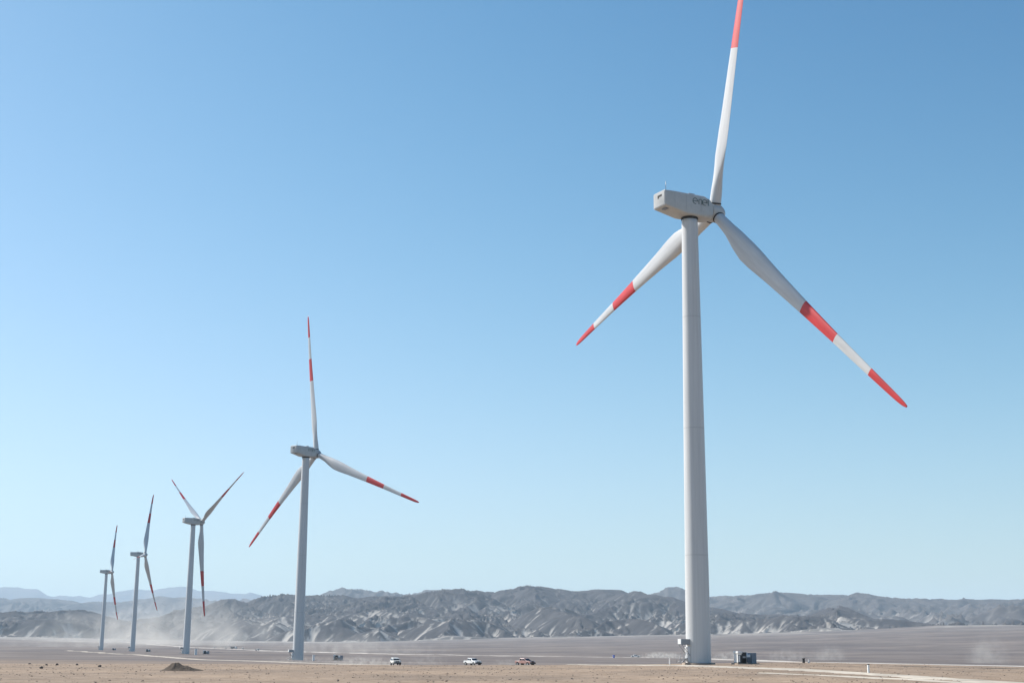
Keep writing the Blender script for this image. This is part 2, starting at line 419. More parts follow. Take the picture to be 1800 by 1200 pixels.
make_range("distant_hills", None, 300, 13.0, -5600, 4400, 4500, 15000, B_sky, B_foot, B_ridge, 900, [(420, 60, .2), (190, 42, .4), (90, 24, .45), (44, 9, .3)], hm2, front=40, relief=.5)

C_sky = [(-300, 1038), (0, 1038), (40, 1038), (62, 1038), (75, 1044), (90, 1047), (150, 1043), (200, 1037), (250, 1038), (330, 1036), (380, 1040), (430, 1040), (500, 1045), (700, 1060), (2000, 1075)]
make_range("distant_mountains", None, 500, 50.0, -12500, 3500, 19000, 31000, C_sky, [(0, 21000), (2000, 21000)], [(0, 27000), (2000, 27000)], 2600, [(1300, 120, .2), (600, 70, .3)], hm2, front=0, relief=.45)

# ------------------------------------------------------------------ dirt tracks
def track(name, pts, width, mt, lift=.05, rough=.25, seed=1):
    P = [Vector(p) for p in pts]; d = []; pr = []
    for a, b in zip(P[:-1], P[1:]):
        n = max(2, int((b-a).length/4))
        for i in range(n): pr.append(a+(b-a)*(i/n))
    pr.append(P[-1])
    # smooth the polyline
    for _ in range(20):
        pr = [pr[0]]+[(pr[i-1]+pr[i]*2+pr[i+1])/4 for i in range(1, len(pr)-1)]+[pr[-1]]
    rows = []
    n = len(pr)
    nx = 7
    vs = []
    for i, p in enumerate(pr):
        q = pr[min(i+1, n-1)]-pr[max(i-1, 0)]; q.z = 0; q.normalize(); s = Vector((q.y, -q.x, 0))
        wl = width*(1+rough*float(noise(np.array([i*.21]), np.array([seed*3.3]))[0])); wr = width*(1+rough*float(noise(np.array([i*.23]), np.array([seed*7.7]))[0]))
        for k in range(nx):
            u = k/(nx-1)*2-1; o = p+s*(u*(wl if u < 0 else wr)/2)
            vs.append((o.x, o.y))
    A = np.array(vs); zz = ground_z(A[:, 0], A[:, 1])+lift
    X = A[:, 0].reshape(n, nx); Y = A[:, 1].reshape(n, nx); Z = zz.reshape(n, nx)
    prof = np.array([-.12, 0, .03, -.02, .03, 0, -.12])*min(1, width/6); Z = Z+prof
    o = grid_mesh(name, X, Y, Z, mt); tag(o, kind="structure"); return o
tm = mat("pale_track_dust", (.52, .46, .38), .95, var=.35, scale=.18, spec=.1, coords='Object')
tm2 = mat("far_track_dust", (.56, .51, .45), .95, var=.3, scale=.05, spec=.1)
G = lambda px, r: spot(px, r)
track("dirt_road", [G(-60, 4200), G(0, 3700), G(175, 3300), G(260, 3000), G(330, 2100), G(450, 1650), G(560, 1300), G(700, 1020), G(900, 886), G(1100, 860), G(1250, 780), G(1400, 650), G(1900, 560)], 16, tm2, .12, seed=1)
track("service_track", [G(118, 1350), G(190, 900), G(250, 760), G(345, 560), G(440, 480), G(523, 405), G(690, 344), G(830, 342), G(925, 343), G(1060, 330)], 5.5, tm, .07, seed=2)
track("access_track", [G(1010, 262), G(1120, 252), G(1228, 222), G(1300, 192), G(1500, 160), G(1800, 119), G(2100, 95)], 5.0, tm, .06, seed=4)
track("wheel_track", [G(1340, 150), G(1500, 140), G(1700, 121), G(2000, 101)], 2.2, tm, .05, rough=.5, seed=5)

# ------------------------------------------------------------------ wind turbines
RAD, TILT = 58.0, .067
def airfoil(n, t, camber=.02):
    pts = []
    for i in range(n):
        a = 2*math.pi*i/n; x = .5+.5*math.cos(a)
        y = 5*t*(.2969*math.sqrt(max(x, 0))-.126*x-.3516*x*x+.2843*x**3-.1036*x**4)
        sg = 1 if a <= math.pi else -1
        pts.append((x, sg*y+camber*4*x*(1-x)))
    return pts            # x: 0 leading edge .. 1 trailing edge
CH = [(.0, 2.1), (.05, 2.1), (.10, 2.45), (.15, 3.3), (.21, 3.95), (.26, 3.85), (.35, 3.2), (.52, 2.35), (.68, 1.75), (.84, 1.35), (.94, 1.08), (.975, .9), (.992, .6), (1, .3)]
TK = [(0, 1), (.05, 1), (.10, .8), (.15, .52), (.21, .36), (.3, .28), (.5, .22), (.8, .18), (1, .16)]
TW = [(0, 17), (.12, 17), (.2, 13.5), (.35, 8), (.52, 4), (.7, 1.6), (1, 0)]
def ip(tab, x):
    return float(np.interp(x, [a for a, _ in tab], [b for _, b in tab]))
def make_blade(pitch):
    N = 28; fr = sorted(set([.021, .035, .05, .075, .10, .125, .15, .18, .21, .235, .26, .3, .35, .4, .46, .52, .57, .62, .68, .73, .78, .84, .88, .92, .95, .965, .98, .99, .996, 1.0]))
    b = MB(); rings = []
    for f in fr:
        c, tk, tw = ip(CH, f), ip(TK, f), R(ip(TW, f)+pitch)
        bl = float(sst(.05, .21, f)); ring = []
        af = airfoil(N, min(tk, .45) if tk < 1 else .45)
        for i in range(N):
            a = 2*math.pi*i/N
            ex, ey = .5+.5*math.cos(a), .5*math.sin(a)*(tk if tk > .5 else .5)
            ax_, ay_ = af[i]
            x = (ex*(1-bl)+ax_*bl); y = (ey*(1-bl)+ay_*bl)*1.0
            off = .5*(1-bl)+.36*bl
            lx = (off-x)*c; ly = y*c
            X_ = lx*math.cos(tw)+ly*math.sin(tw); Y_ = -lx*math.sin(tw)+ly*math.cos(tw)
            z = f*RAD
            ring.append(Vector((X_, Y_-1.75*f*f-.02*z, z)))
        rings.append(ring)
    for i in range(len(fr)-1):
        fm = (fr[i]+fr[i+1])/2; mi = 1 if (.52 < fm < .68 or fm > .84) else 0
        b.rings([rings[i], rings[i+1]], mi, (i == 0, i == len(fr)-2))
    o = b.build("blade", [M['blade'], M['red']])
    # weld the rings so shading is continuous
    import bmesh
    bm = bmesh.new(); bm.from_mesh(o.data); bmesh.ops.remove_doubles(bm, verts=bm.verts, dist=.0005); bmesh.ops.recalc_face_normals(bm, faces=bm.faces); bm.to_mesh(o.data); bm.free()
    COL.objects.unlink(o)
    return o
def rrect(y, w, z0, z1, r, n=4):
    pts = []
    for (cx, cz, a0) in ((w/2-r, z1-r, 0), (-w/2+r, z1-r, 90), (-w/2+r, z0+r, 180), (w/2-r, z0+r, 270)):
        for i in range(n+1):
            a = R(a0+90*i/n); pts.append(Vector((cx+r*math.cos(a), y, cz+r*math.sin(a))))
    return pts
def lathe_y(prof, n=36):
    return [[Vector((r*math.cos(2*math.pi*i/n), y, r*math.sin(2*math.pi*i/n))) for i in range(n)] for y, r in prof]
def ribbon(b, pts, hw, x, th, mi=0):
    """flat stroke of a letter lying on the plane X = x, points are (y, z)"""
    n = len(pts); L_ = []
    for i, p in enumerate(pts):
        a = pts[max(i-1, 0)]; c = pts[min(i+1, n-1)]; dx, dz = c[0]-a[0], c[1]-a[1]; l = math.hypot(dx, dz) or 1
        nx, nz_ = -dz/l*hw, dx/l*hw
        L_.append([Vector((x-th, p[0]-nx, p[1]-nz_)), Vector((x-th, p[0]+nx, p[1]+nz_)), Vector((x+th, p[0]+nx, p[1]+nz_)), Vector((x+th, p[0]-nx, p[1]-nz_))])
    b.rings(L_, mi, smooth=False)

def make_turbine():
    root = empty("wind_turbine")
    # tower
    t = MB(); H0 = 78.35
    prof = [(-.5, 2.12), (.0, 2.12), (3, 2.10), (17.5, 2.02), (18, 2.0), (40, 1.82), (60, 1.62), (H0-1, 1.45), (H0, 1.45)]
    t.rings([[Vector((r*math.cos(2*math.pi*i/64), r*math.sin(2*math.pi*i/64), z)) for i in range(64)] for z, r in prof])
    tower = t.build("tower", M['tower'], root)
    for z, r in ((18, 2.0), (40, 1.82), (60, 1.62)):
        f = MB(); f.tube((0, 0, z-.07), (0, 0, z+.07), r+.006, n=64, cap=(False, False)); f.build("flange_seam", M['seam'], tower)
    f = MB(); f.tube((0, 0, H0-.22), (0, 0, H0+.25), 1.52, n=48); f.build("yaw_ring", M['dark'], tower)
    f = MB(); f.rings([[Vector((r*math.cos(2*math.pi*i/40), r*math.sin(2*math.pi*i/40), z)) for i in range(40)] for z, r in ((-.6, 2.9), (.015, 2.75), (.03, 2.13))], cap=(True, False), smooth=False); f.build("foundation", M['concrete'], tower)
    # service platform on the left, door cabinet beneath it, steps
    A = Matrix.Rotation(-R(-118), 4, 'Z')   # local +Y points out along this bearing
    f = MB(); f.box((0, 2.9, 3.45), (1.0, 1.9, .95), M=A, bev=.04); pf = f.build("service_platform", M['steel'], tower)
    f = MB(); f.box((0, 3.87, 3.5), (.9, .05, .8), M=A); f.build("end_panel", M['white'], pf)
    f = MB(); f.tube(A @ Vector((.46, 3.7, 2.98)), A @ Vector((.46, 2.05, 1.2)), .05, n=6); f.tube(A @ Vector((-.46, 3.7, 2.98)), A @ Vector((-.46, 2.05, 1.2)), .05, n=6); f.build("bracket", M['steel'], pf)
    f = MB(); f.box((0, 2.25, 1.42), (.9, .55, 2.4), M=A, bev=.03); dc = f.build("door_cabinet", M['white'], tower)
    f = MB(); f.box((0, 2.54, 1.45), (.72, .03, 2.1), M=A); f.box((.25, 2.57, 1.4), (.05, .04, .2), M=A, mi=1); f.build("door", [M['tower'], M['dark']], dc)
    f = MB()
    for i in range(4): f.box((0, 2.75+.35*i, .75-.2*i), (.95, .33, .05), M=A)
    for sx in (-.5, .5):
        f.tube(A @ Vector((sx, 2.6, 1.9)), A @ Vector((sx, 4.2, 1.0)), .03, n=6)
        for yy, zt in ((2.6, 1.9), (3.4, 1.45), (4.2, 1.0)): f.tube(A @ Vector((sx, yy, zt)), A @ Vector((sx, yy, 0)), .03, n=6)
        f.tube(A @ Vector((sx, 2.6, .8)), A @ Vector((sx, 4.0, 0)), .06, n=6)
    f.build("steps", M['steel'], tower)
    # nacelle, local +Y upwind
    n = MB()
    sec = [(-6.62, 3.4, 79.75, 82.35, .25), (-6.5, 3.75, 79.55, 82.46, .3), (-4.5, 3.9, 79.15, 82.52, .3), (-2.0, 3.9, 78.6, 82.52, .35), (2.2, 3.8, 78.5, 82.62, .5), (3.6, 3.5, 78.5, 82.35, .9), (4.05, 3.3, 78.6, 82.0, 1.1)]
    n.rings([rrect(*s) for s in sec], smooth=False)
    nac = n.build("nacelle", M['nac'], root)
    for p in nac.data.polygons: p.use_smooth = True
    try: nac.data.set_sharp_from_angle(angle=R(28))
    except Exception: pass
    f = MB(); f.box((.25, -6.63, 81.62), (1.25, .06, .32)); f.box((-.2, -6.63, 81.35), (.35, .05, .25)); f.build("rear_vent", M['vent'], nac)
    f = MB(); f.box((.5, -5.6, 79.3), (1.2, .7, .16)); f.build("hoist_hatch", M['greyp'], nac)
    f = MB(); f.tube((1.6, -6.2, 82.5), (1.6, -6.2, 84.1), .045, n=8); f.tube((1.35, -6.2, 83.6), (1.85, -6.2, 83.6), .03, n=6); f.build("wind_sensor_mast", M['steel'], nac)
    f = MB(); f.box((.7, -.3, 82.74), (1.2, 1.3, .22), bev=.06); f.build("roof_hatch", M['steel'], nac)
    for yy in (-4.5, -2.0, 1.2):
        f = MB(); f.box((1.955 if yy < 1 else 1.93, yy, 80.8), (.02, .02, 3.0)); f.build("panel_seam", M['greyp'], nac)
    # lettering on the side that faces the photographer: enel
    f = MB(); x = 1.955; z0 = 80.75; rr_ = .52
    def arc(cy, cz, r, a0, a1, k=18): return [(cy+r*math.cos(R(a0+(a1-a0)*i/k)), cz+r*math.sin(R(a0+(a1-a0)*i/k))) for i in range(k+1)]
    for cy in (-.05, 2.05):
        ribbon(f, [(cy-.45, z0+.52)]+[(cy+.5, z0+.52)]+arc(cy, z0+.52, .52, 0, 290), .065, x, .015)
    ribbon(f, [(.75, z0), (.75, z0+.65)]+arc(1.07, z0+.65, .33, 180, 0, 12)+[(1.40, z0)], .065, x, .015)
    ribbon(f, [(2.85, z0+1.35), (2.85, z0+.2), (2.95, z0+.02)], .065, x, .015)
    f.build("lettering", M['logo'], nac)
    # hub
    h = MB(); h.rings(lathe_y([(-1.35, 1.45), (-1.3, 1.62), (-.6, 1.75), (.4, 1.75), (1.1, 1.5), (1.75, 1.02), (2.15, .5), (2.3, .05)]))
    hub = h.build("hub", M['nac'], root)
    f = MB(); f.rings(lathe_y([(-1.62, 1.42), (-1.33, 1.42)])); f.build("hub_seal", M['dark'], hub)
    return root, tower, nac, hub

def rot_frame(lat, ax, up):
    m = Matrix.Identity(4)
    for i in range(3): m[i][0], m[i][1], m[i][2] = lat[i], ax[i], up[i]
    return m
root0, tower0, nac0, hub0 = make_turbine()
OV = 5.56
TURB = [ # x, y, z, yaw, rotor angle, pitch, label
    (32.06, 239.11, 62.1, 15.9, 3, "nearest and tallest wind turbine, its top blade tip cut off by the frame"),
    (-81.54, 543.75, 40.5, -7.4, 3, "second nearest wind turbine, all three blades visible, left of the biggest one"),
    (-198.14, 863.51, 51.5, -57.7, 76, "wind turbine with two blades raised in a V and one hanging straight down"),
    (-316.7, 1183.44, 87.5, -22.8, 68, "second wind turbine from the left, beside the smallest one, one blade pointing at the camera"),
    (-426.41, 1471.83, 79.8, -27.6, 72, "smallest and farthest wind turbine at the left end of the row")]
roots = [root0]+[copy_tree(root0) for _ in TURB[1:]]
blades = {}
for ti, (x, y, yaw, ph, pitch, lab) in enumerate(TURB):
    rt = roots[ti]
    zb = [-3.25, -7.59, -8.8, -10.55, -11.91][ti]
    rt.location = (x, y, zb)
    tag(rt, lab, "wind turbine", "white wind turbines in a row across the desert")
    ya = R(yaw)
    for ch in rt.children:
        if ch.name.startswith("nacelle"): ch.rotation_euler = (0, 0, -ya)
        if ch.name.startswith("hub"): hub = ch
    ax = Vector((math.sin(ya)*math.cos(TILT), math.cos(ya)*math.cos(TILT), math.sin(TILT)))
    up = Vector((-math.sin(ya)*math.sin(TILT), -math.cos(ya)*math.sin(TILT), math.cos(TILT)))
    lat = ax.cross(up)
    hc = Vector((0, 0, 80))+ax*OV
    mm = rot_frame(lat, ax, up); mm.translation = hc; hub.matrix_local = mm
    if pitch not in blades: blades[pitch] = make_blade(pitch)
    for k in range(3):
        a = R(ph)+k*2*math.pi/3
        d = math.cos(a)*up+math.sin(a)*lat; le = math.sin(a)*up-math.cos(a)*lat
        bo = blades[pitch].copy(); COL.objects.link(bo); bo.name = "blade"; bo.parent = rt
        mb = rot_frame(le, -ax, d); mb.translation = hc; bo.matrix_local = mb
        if ti == 0 and k == 0:
            f = MB(); f.tube((0, 0, 1.60), (0, 0, 1.86), 1.13, n=28); ring = f.build("root_seal", M['dark']); ringme = ring.data; bpy.data.objects.remove(ring)
        ro = bpy.data.objects.new("root_seal", ringme); COL.objects.link(ro); ro.parent = bo
for b_ in blades.values(): bpy.data.objects.remove(b_)

# ------------------------------------------------------------------ transformer stations
def make_station():
    root = empty("transformer_station")
    f = MB(); f.box((.1, 0, .0), (4.6, 2.6, .3)); f.build("plinth", M['concrete'], root)
    f = MB(); f.box((-1.0, 0, 1.15), (1.75, 1.7, 2.0), bev=.03); hs = f.build("housing", M['black'], root)
    f = MB(); f.box((-1.55, -.1, 2.12), (.95, 1.9, .42), bev=.04); f.box((-.55, 0, 2.19), (1.0, 1.8, .08)); f.build("roof", M['white'], hs)
    f = MB(); f.box((-1.895, 0, 1.2), (.03, 1.5, 1.85)); f.build("side_panel", M['white'], hs)
    f = MB(); f.box((-1.55, -.87, 1.9), (.7, .04, .5)); f.box((-1.66, -.87, .95), (.32, .04, 1.2)); f.build("white_panel", M['white'], hs)
    f = MB(); f.box((-.62, -.88, 1.28), (.62, .05, .26)); f.build("sign_plate", M['steel'], hs)
    f = MB()
    for i in range(6): f.box((-.95+.13*i, -.89, .55), (.05, .08, .75))
    f.build("louvre", M['vent'], hs)
    f = MB(); f.box((.45, .1, 1.0), (1.0, 1.3, 1.55), bev=.1); f.tube((.3, -.2, 1.75), (.3, -.2, 2.1), .1, n=10); f.tube((.6, .2, 1.75), (.6, .2, 2.1), .1, n=10)
    tk = f.build("transformer_tank", M['white'], root)
    f = MB()
    for i in range(5): f.box((.12+.17*i, -.66, .75), (.06, .3, 1.0))
    f.build("cooling_fin", M['greyp'], tk)
    f = MB(); f.box((1.55, 0, 1.1), (1.05, 1.5, 1.9), bev=.03); cb = f.build("switch_cabinet", M['greyp'], root)
    f = MB(); f.box((1.55, -.765, 1.1), (.9, .03, 1.7)); f.build("cabinet_door", M['greyp'], cb)
    return root
st0 = make_station()
ST = [(1309, 238, .34, "transformer station of black housing and grey cabinet right of the nearest turbine"),
      (595, 545, -.05, "transformer station right of the second nearest turbine"),
      (363, 868, -.0, "small dark transformer station right of the turbine with raised V blades"),
      (261, 1195, 0, "small dark transformer station right of the second turbine from the left"),
      (201, 1490, 0, "farthest tiny transformer station right of the smallest turbine")]
for i, (px, r, rz, lab) in enumerate(ST):
    o = st0 if i == 0 else copy_tree(st0)
    p = spot(px, r); o.location = p+Vector((0, 0, .05)); o.rotation_euler = (0, 0, rz); o.scale = (.88,)*3
    tag(o, lab, "transformer station", "transformer stations beside the turbines")

# ------------------------------------------------------------------ marker posts and small things
def post(name, p, h, wd, mt, mt2, label, cat, group=None, rz=.3):
    root = empty(name, p, rz)
    f = MB(); f.box((0, 0, h/2-.1), (wd, wd, h+.2), bev=wd*.12, taper=.9); f.build("shaft", mt, root)
    f = MB(); f.box((0, 0, h+.02), (wd*1.15, wd*1.15, wd*.4), bev=.02); f.build("cap", mt2, root)
    return tag(root, label, cat, group)
post("marker_post", spot(1177, 246), 1.0, .2, M['white'], M['white'], "short white marker post left of the nearest turbine's foot", "post", "short marker posts on the desert")
post("marker_post", spot(1412, 252), .7, .38, M['black'], M['black'], "short black marker post right of the transformer station on the skyline of the tan ground", "post", "short marker posts on the desert")
post("marker_post", spot(1421, 252), .5, .22, M['white'], M['white'], "tiny white stub right against the short black marker post", "post", "short marker posts on the desert")
post("marker_post", spot(1525, 158), .95, .2, M['white'], M['black'], "white marker post with dark cap standing right of centre beyond the pale track", "post", "short marker posts on the desert")
post("marker_post", spot(552, 520), 1.9, .75, M['white'], M['white'], "white utility pillar between the second turbine and its transformer station", "post", "short marker posts on the desert")
post("marker_post", spot(345, 800), 2.9, 1.3, M['white'], M['white'], "pale utility pillar beside the V-bladed turbine's foot", "post", "short marker posts on the desert")
post("blue_marker", spot(1079, 800), 1.5, .9, M['blue'], M['blue'], "small blue object standing by the far pale road", "road_marker")  # unidentified small blue object, built as a road marker post

def boulder(px, r, s, label, seed, flat=.72, grp="dark boulders on the left plain"):
    rnd = random.Random(seed); import bmesh
    bm = bmesh.new(); bmesh.ops.create_icosphere(bm, subdivisions=3, radius=1)
    for v in bm.verts:
        q = v.co.copy(); k = 1+.35*float(noise(np.array([q.x*1.3+seed]), np.array([q.y*1.3+q.z*1.7]))[0])+.15*float(noise(np.array([q.x*3+seed]), np.array([q.y*3+q.z*4]))[0])
        v.co = Vector((q.x*s*k*.68, q.y*s*k*.64, q.z*s*k*flat*.85))
    me = bpy.data.meshes.new("boulder"); bm.to_mesh(me); bm.free(); me.materials.append(M['stone'])
    o = bpy.data.objects.new("boulder", me); COL.objects.link(o); p = spot(px, r); o.location = p+Vector((0, 0, s*flat*.35)); o.rotation_euler = (0, 0, rnd.random()*6)
    return tag(o, label, "boulder", grp)
boulder(55, 268, .36, "dark boulder nearest the left edge of the plain", 1)
boulder(76, 178, .30, "dark boulder closest to the camera among those on the left plain", 2)
boulder(85, 232, .26, "small dark boulder just left of a slightly larger one on the left plain", 3)
boulder(103, 236, .34, "dark boulder third along the left plain, right of a smaller one", 4)
boulder(138, 240, .3, "low dark boulder midway between the left edge and the dirt mound", 5)
boulder(178, 200, .36, "dark boulder nearest the left side of the dirt mound", 6)
boulder(594, 330, .34, "lone dark boulder in front of the second turbine's transformer station", 7)

# dark dirt mound
def mound():
    n = 90; x = np.linspace(-4.0, 4.0, n*2); y = np.linspace(-3.5, 3.5, n); X, Y = np.meshgrid(x, y)
    X0 = X; Y0 = Y; X = X*1.34/.68; Y = Y/.68; g1 = 1.25*np.exp(-(((X+1.3)/1.9)**2)-((Y)/1.7)**2); g2 = .62*np.exp(-(((X-1.9)/1.5)**2)-((Y+.3)/1.2)**2); g3 = .3*np.exp(-(((X-4.0)/1.0)**2)-((Y-.2)/.9)**2); g4 = .5*np.exp(-(((X+.2)/2.9)**2)-((Y)/2.0)**2)
    h = g1+g2+g3+g4; h = h*(1+.18*fbm(X/.9, Y/.9, 71, 4))+.05*fbm(X/.4, Y/.4, 72, 3)
    c = spot(320, 158); X = X0; Y = Y0; Z = ground_z(X+c.x, Y+c.y)-c.z+h*.56-.08
    o = grid_mesh("dirt_mound", X, Y, Z, mat("dark_soil", (.12, .095, .075), .95, var=.35, scale=1.2, bump=.6, spec=.1))
    o.location = c; return tag(o, "dark brown dirt mound with a low tail to its right", "dirt mound")
mound()

# ------------------------------------------------------------------ vehicles
def wheel(root, x, y, r=.4, wdt=.26):
    f = MB(); f.tube((x-wdt/2, y, r), (x+wdt/2, y, r), r, n=20); wo = f.build("wheel", M['tyre'], root)
    f = MB(); s = 1 if x > 0 else -1; f.tube((x+s*wdt*.5, y, r), (x+s*(wdt*.5+.02), y, r), r*.58, n=14); f.build("rim", M['steel'], wo)
def make_pickup(paint, bed=True, hoodm=None):
    """nose towards local -Y"""
    root = empty("pickup_truck"); W2 = .92
    if bed: side = [(-2.65, .55), (-2.68, .95), (-2.5, 1.12), (-1.25, 1.2), (-.45, 1.75), (1.0, 1.78), (1.12, 1.15), (2.6, 1.15), (2.65, .6)]
    else: side = [(-2.3, .55), (-2.34, .95), (-2.2, 1.14), (-1.15, 1.22), (-.45, 1.82), (1.9, 1.86), (2.2, 1.2), (2.25, .6)]
    def wd(z): return W2 if z < 1.2 else W2-.20*(z-1.2)/.6
    f = MB(); f.rings([[Vector((sx*wd(z), y, z)) for y, z in side] for sx in (-1, 1)], smooth=False)
    body = f.build("body", paint, root)
    md = body.modifiers.new("bevel", 'BEVEL'); md.width = .06; md.segments = 2; md.limit_method = 'ANGLE'
    nose = side[0][0]
    A, B = Vector((0, -1.2, 1.25)), Vector((0, -.47, 1.73))
    f = MB(); q = .012
    nrm = Vector((0, -.55, .73)).normalized()*.02
    f.add([Vector((-.78, -1.17, 1.27))+nrm, Vector((.78, -1.17, 1.27))+nrm, Vector((.66, -.52, 1.7))+nrm, Vector((-.66, -.52, 1.7))+nrm, Vector((-.78, -1.17, 1.27))-nrm, Vector((.78, -1.17, 1.27))-nrm, Vector((.66, -.52, 1.7))-nrm, Vector((-.66, -.52, 1.7))-nrm],
          [(0, 1, 2, 3), (7, 6, 5, 4), (0, 4, 5, 1), (1, 5, 6, 2), (2, 6, 7, 3), (3, 7, 4, 0)]); f.build("windscreen", M['glass'], root)
    ends = [(-.85, -.3), (.35, .3)] if bed else [(-.85, -.3), (.3, .3), (1.1, .35)]
    segs = [(-.95, .15), (.25, .95)] if bed else [(-.95, .1), (.2, 1.05), (1.15, 1.85)]
    for s in (-1, 1):
        for i, (a, b) in enumerate(segs):
            z0, z1 = 1.25, 1.66; x0, x1 = s*(wd(z0)+.012), s*(wd(z1)+.012)
            at = a+.42 if i == 0 else a+.03
            vs = [Vector((x0, a, z0)), Vector((x0, b, z0)), Vector((x1, b-.04, z1)), Vector((x1, at, z1))]; vs += [v-Vector((s*.03, 0, 0)) for v in vs]
            f = MB(); f.add(vs, [(0, 1, 2, 3), (7, 6, 5, 4), (0, 4, 5, 1), (1, 5, 6, 2), (2, 6, 7, 3), (3, 7, 4, 0)]); f.build("side_window", M['glass'], root)
        f = MB(); f.box((s*1.02, -.9, 1.28), (.2, .1, .16), bev=.03); f.build("mirror", M['black'], root)
        f = MB(); f.box((s*.68, nose-.01, .98), (.36, .08, .18), bev=.03); f.build("headlight", M['lamp'], root)
        for yy in (nose+.85, -nose-.95):
            wheel(root, s*(W2-.1), yy)
            f = MB(); f.tube((s*(W2-.05), yy, .42), (s*(W2+.015), yy, .42), .49, n=20); f.build("wheel_arch", M['black'], root)
    f = MB(); f.box((0, nose-.02, .96), (.92, .08, .26), bev=.02); f.build("grille", M['black'], root)
    f = MB(); f.box((0, nose-.06, .62), (1.84, .2, .26), bev=.05); f.build("bumper", M['black'], root)
    if bed: f = MB(); f.box((0, 1.87, 1.153), (1.5, 1.3, .02)); f.build("bed_liner", M['black'], root)
    if hoodm: f = MB(); f.add([Vector((-.8, nose+.2, 1.145)), Vector((.8, nose+.2, 1.145)), Vector((.8, -1.3, 1.215)), Vector((-.8, -1.3, 1.215))], [(0, 1, 2, 3)]); f.build("bonnet_cover", hoodm, root)
    return root
def place(o, p, rz, label, cat, group=None):
    o.location = p; o.rotation_euler = (0, 0, rz); return tag(o, label, cat, group)
# heading: rz=0 drives towards the camera (-Y); positive rz turns the nose to the right
GV = "vehicles driving across the desert"
c1 = make_pickup(M['cream'], False); c1.name = "offroad_car"; place(c1, spot(696, 343), R(16), "boxy white off-road car raising dust, leftmost of the three nearest vehicles", "car", GV)
c2 = make_pickup(M['white']); place(c2, spot(831, 341), R(34), "bright white pickup truck, middle one of the three nearest vehicles", "pickup truck", GV)
c3 = make_pickup(M['redcar'], True, M['black']); place(c3, spot(923, 342), R(44), "dusty red pickup truck with dark bonnet, rightmost of the three nearest vehicles", "pickup truck", GV)
for (px, r, rz, lab, src) in [(1117, 850, 90, "tiny white pickup truck left of a long white dust trail on the far road", c2),
                              (1283, 330, 60, "small white pickup truck half hidden just left of the nearest transformer station", c2),
                              (453, 1600, -60, "tiny white off-road car alone right of the far dusty convoy", c1),
                              (377, 1950, 20, "tiny off-road car at the left end of the far dusty convoy", c1),
                              (397, 1850, 20, "tiny off-road car second from the left in the far dusty convoy", c1),
                              (427, 1800, 20, "tiny off-road car right of the grey truck in the far dusty convoy", c1)]:
    if px == 1283: continue
    c = copy_tree(src); place(c, spot(px, r), R(rz), lab, "car" if src is c1 else "pickup truck", GV)
def make_truck():
    root = empty("tipper_truck")
    f = MB(); f.box((0, -3.2, 1.8), (2.3, 1.9, 2.3), bev=.15, taper=.92); cab_ = f.build("cab", M['white'], root)
    f = MB(); f.box((0, -4.15, 2.25), (1.9, .06, .8)); f.build("windscreen", M['glass'], cab_)
    f = MB(); f.box((0, 1.0, 2.0), (2.4, 5.6, 1.7), bev=.08, taper=1.04); f.build("cargo_body", M['greyveh'], root)
    f = MB(); f.box((0, 0, .85), (1.0, 8, .3)); f.build("chassis", M['black'], root)
    for s in (-1, 1):
        for yy in (-3.1, 1.6, 2.9): wheel(root, s*1.0, yy, .52, .35)
    return root
tr = make_truck(); place(tr, spot(411, 1800), R(70), "grey truck with white cab, largest vehicle of the far dusty convoy", "truck", GV)

# ------------------------------------------------------------------ loose stones on the near ground (uncountable)
def pebbles():
    rnd = np.random.RandomState(5); n = 9000
    r = 75+190*rnd.rand(n)**.8; a = (rnd.rand(n)-.5)*.86
    X = np.sin(a)*r; Y = np.cos(a)*r; Z = ground_z(X, Y)
    s = .02+.07*rnd.rand(n)**5
    base = np.array([[1, 0, 0], [-.5, .87, 0], [-.5, -.87, 0], [0, 0, .8], [.3, .3, -.6]])
    fs = np.array([[0, 1, 3], [1, 2, 3], [2, 0, 3], [1, 0, 4], [2, 1, 4], [0, 2, 4]])
    th = rnd.rand(n)*6.28; jit = 1+.4*(rnd.rand(n, 5, 3)-.5)
    B = base[None]*jit*s[:, None, None]
    x = B[..., 0]*np.cos(th)[:, None]-B[..., 1]*np.sin(th)[:, None]; y = B[..., 0]*np.sin(th)[:, None]+B[..., 1]*np.cos(th)[:, None]
    V = np.stack([x*1.5+X[:, None], y*1.5+Y[:, None], B[..., 2]+Z[:, None]+s[:, None]*.2], -1).reshape(-1, 3)
    F = (fs[None]+5*np.arange(n)[:, None, None]).reshape(-1, 3)
    me = bpy.data.meshes.new("pebbles"); me.from_pydata(V.tolist(), [], F.tolist()); me.materials.append(mat("pebble", (.27, .215, .17), .9, var=.6, scale=.7, spec=.1))
    o = bpy.data.objects.new("pebbles", me); COL.objects.link(o); return tag(o, "small loose stones strewn over the tan foreground", "pebbles", kind="stuff")
pebbles()

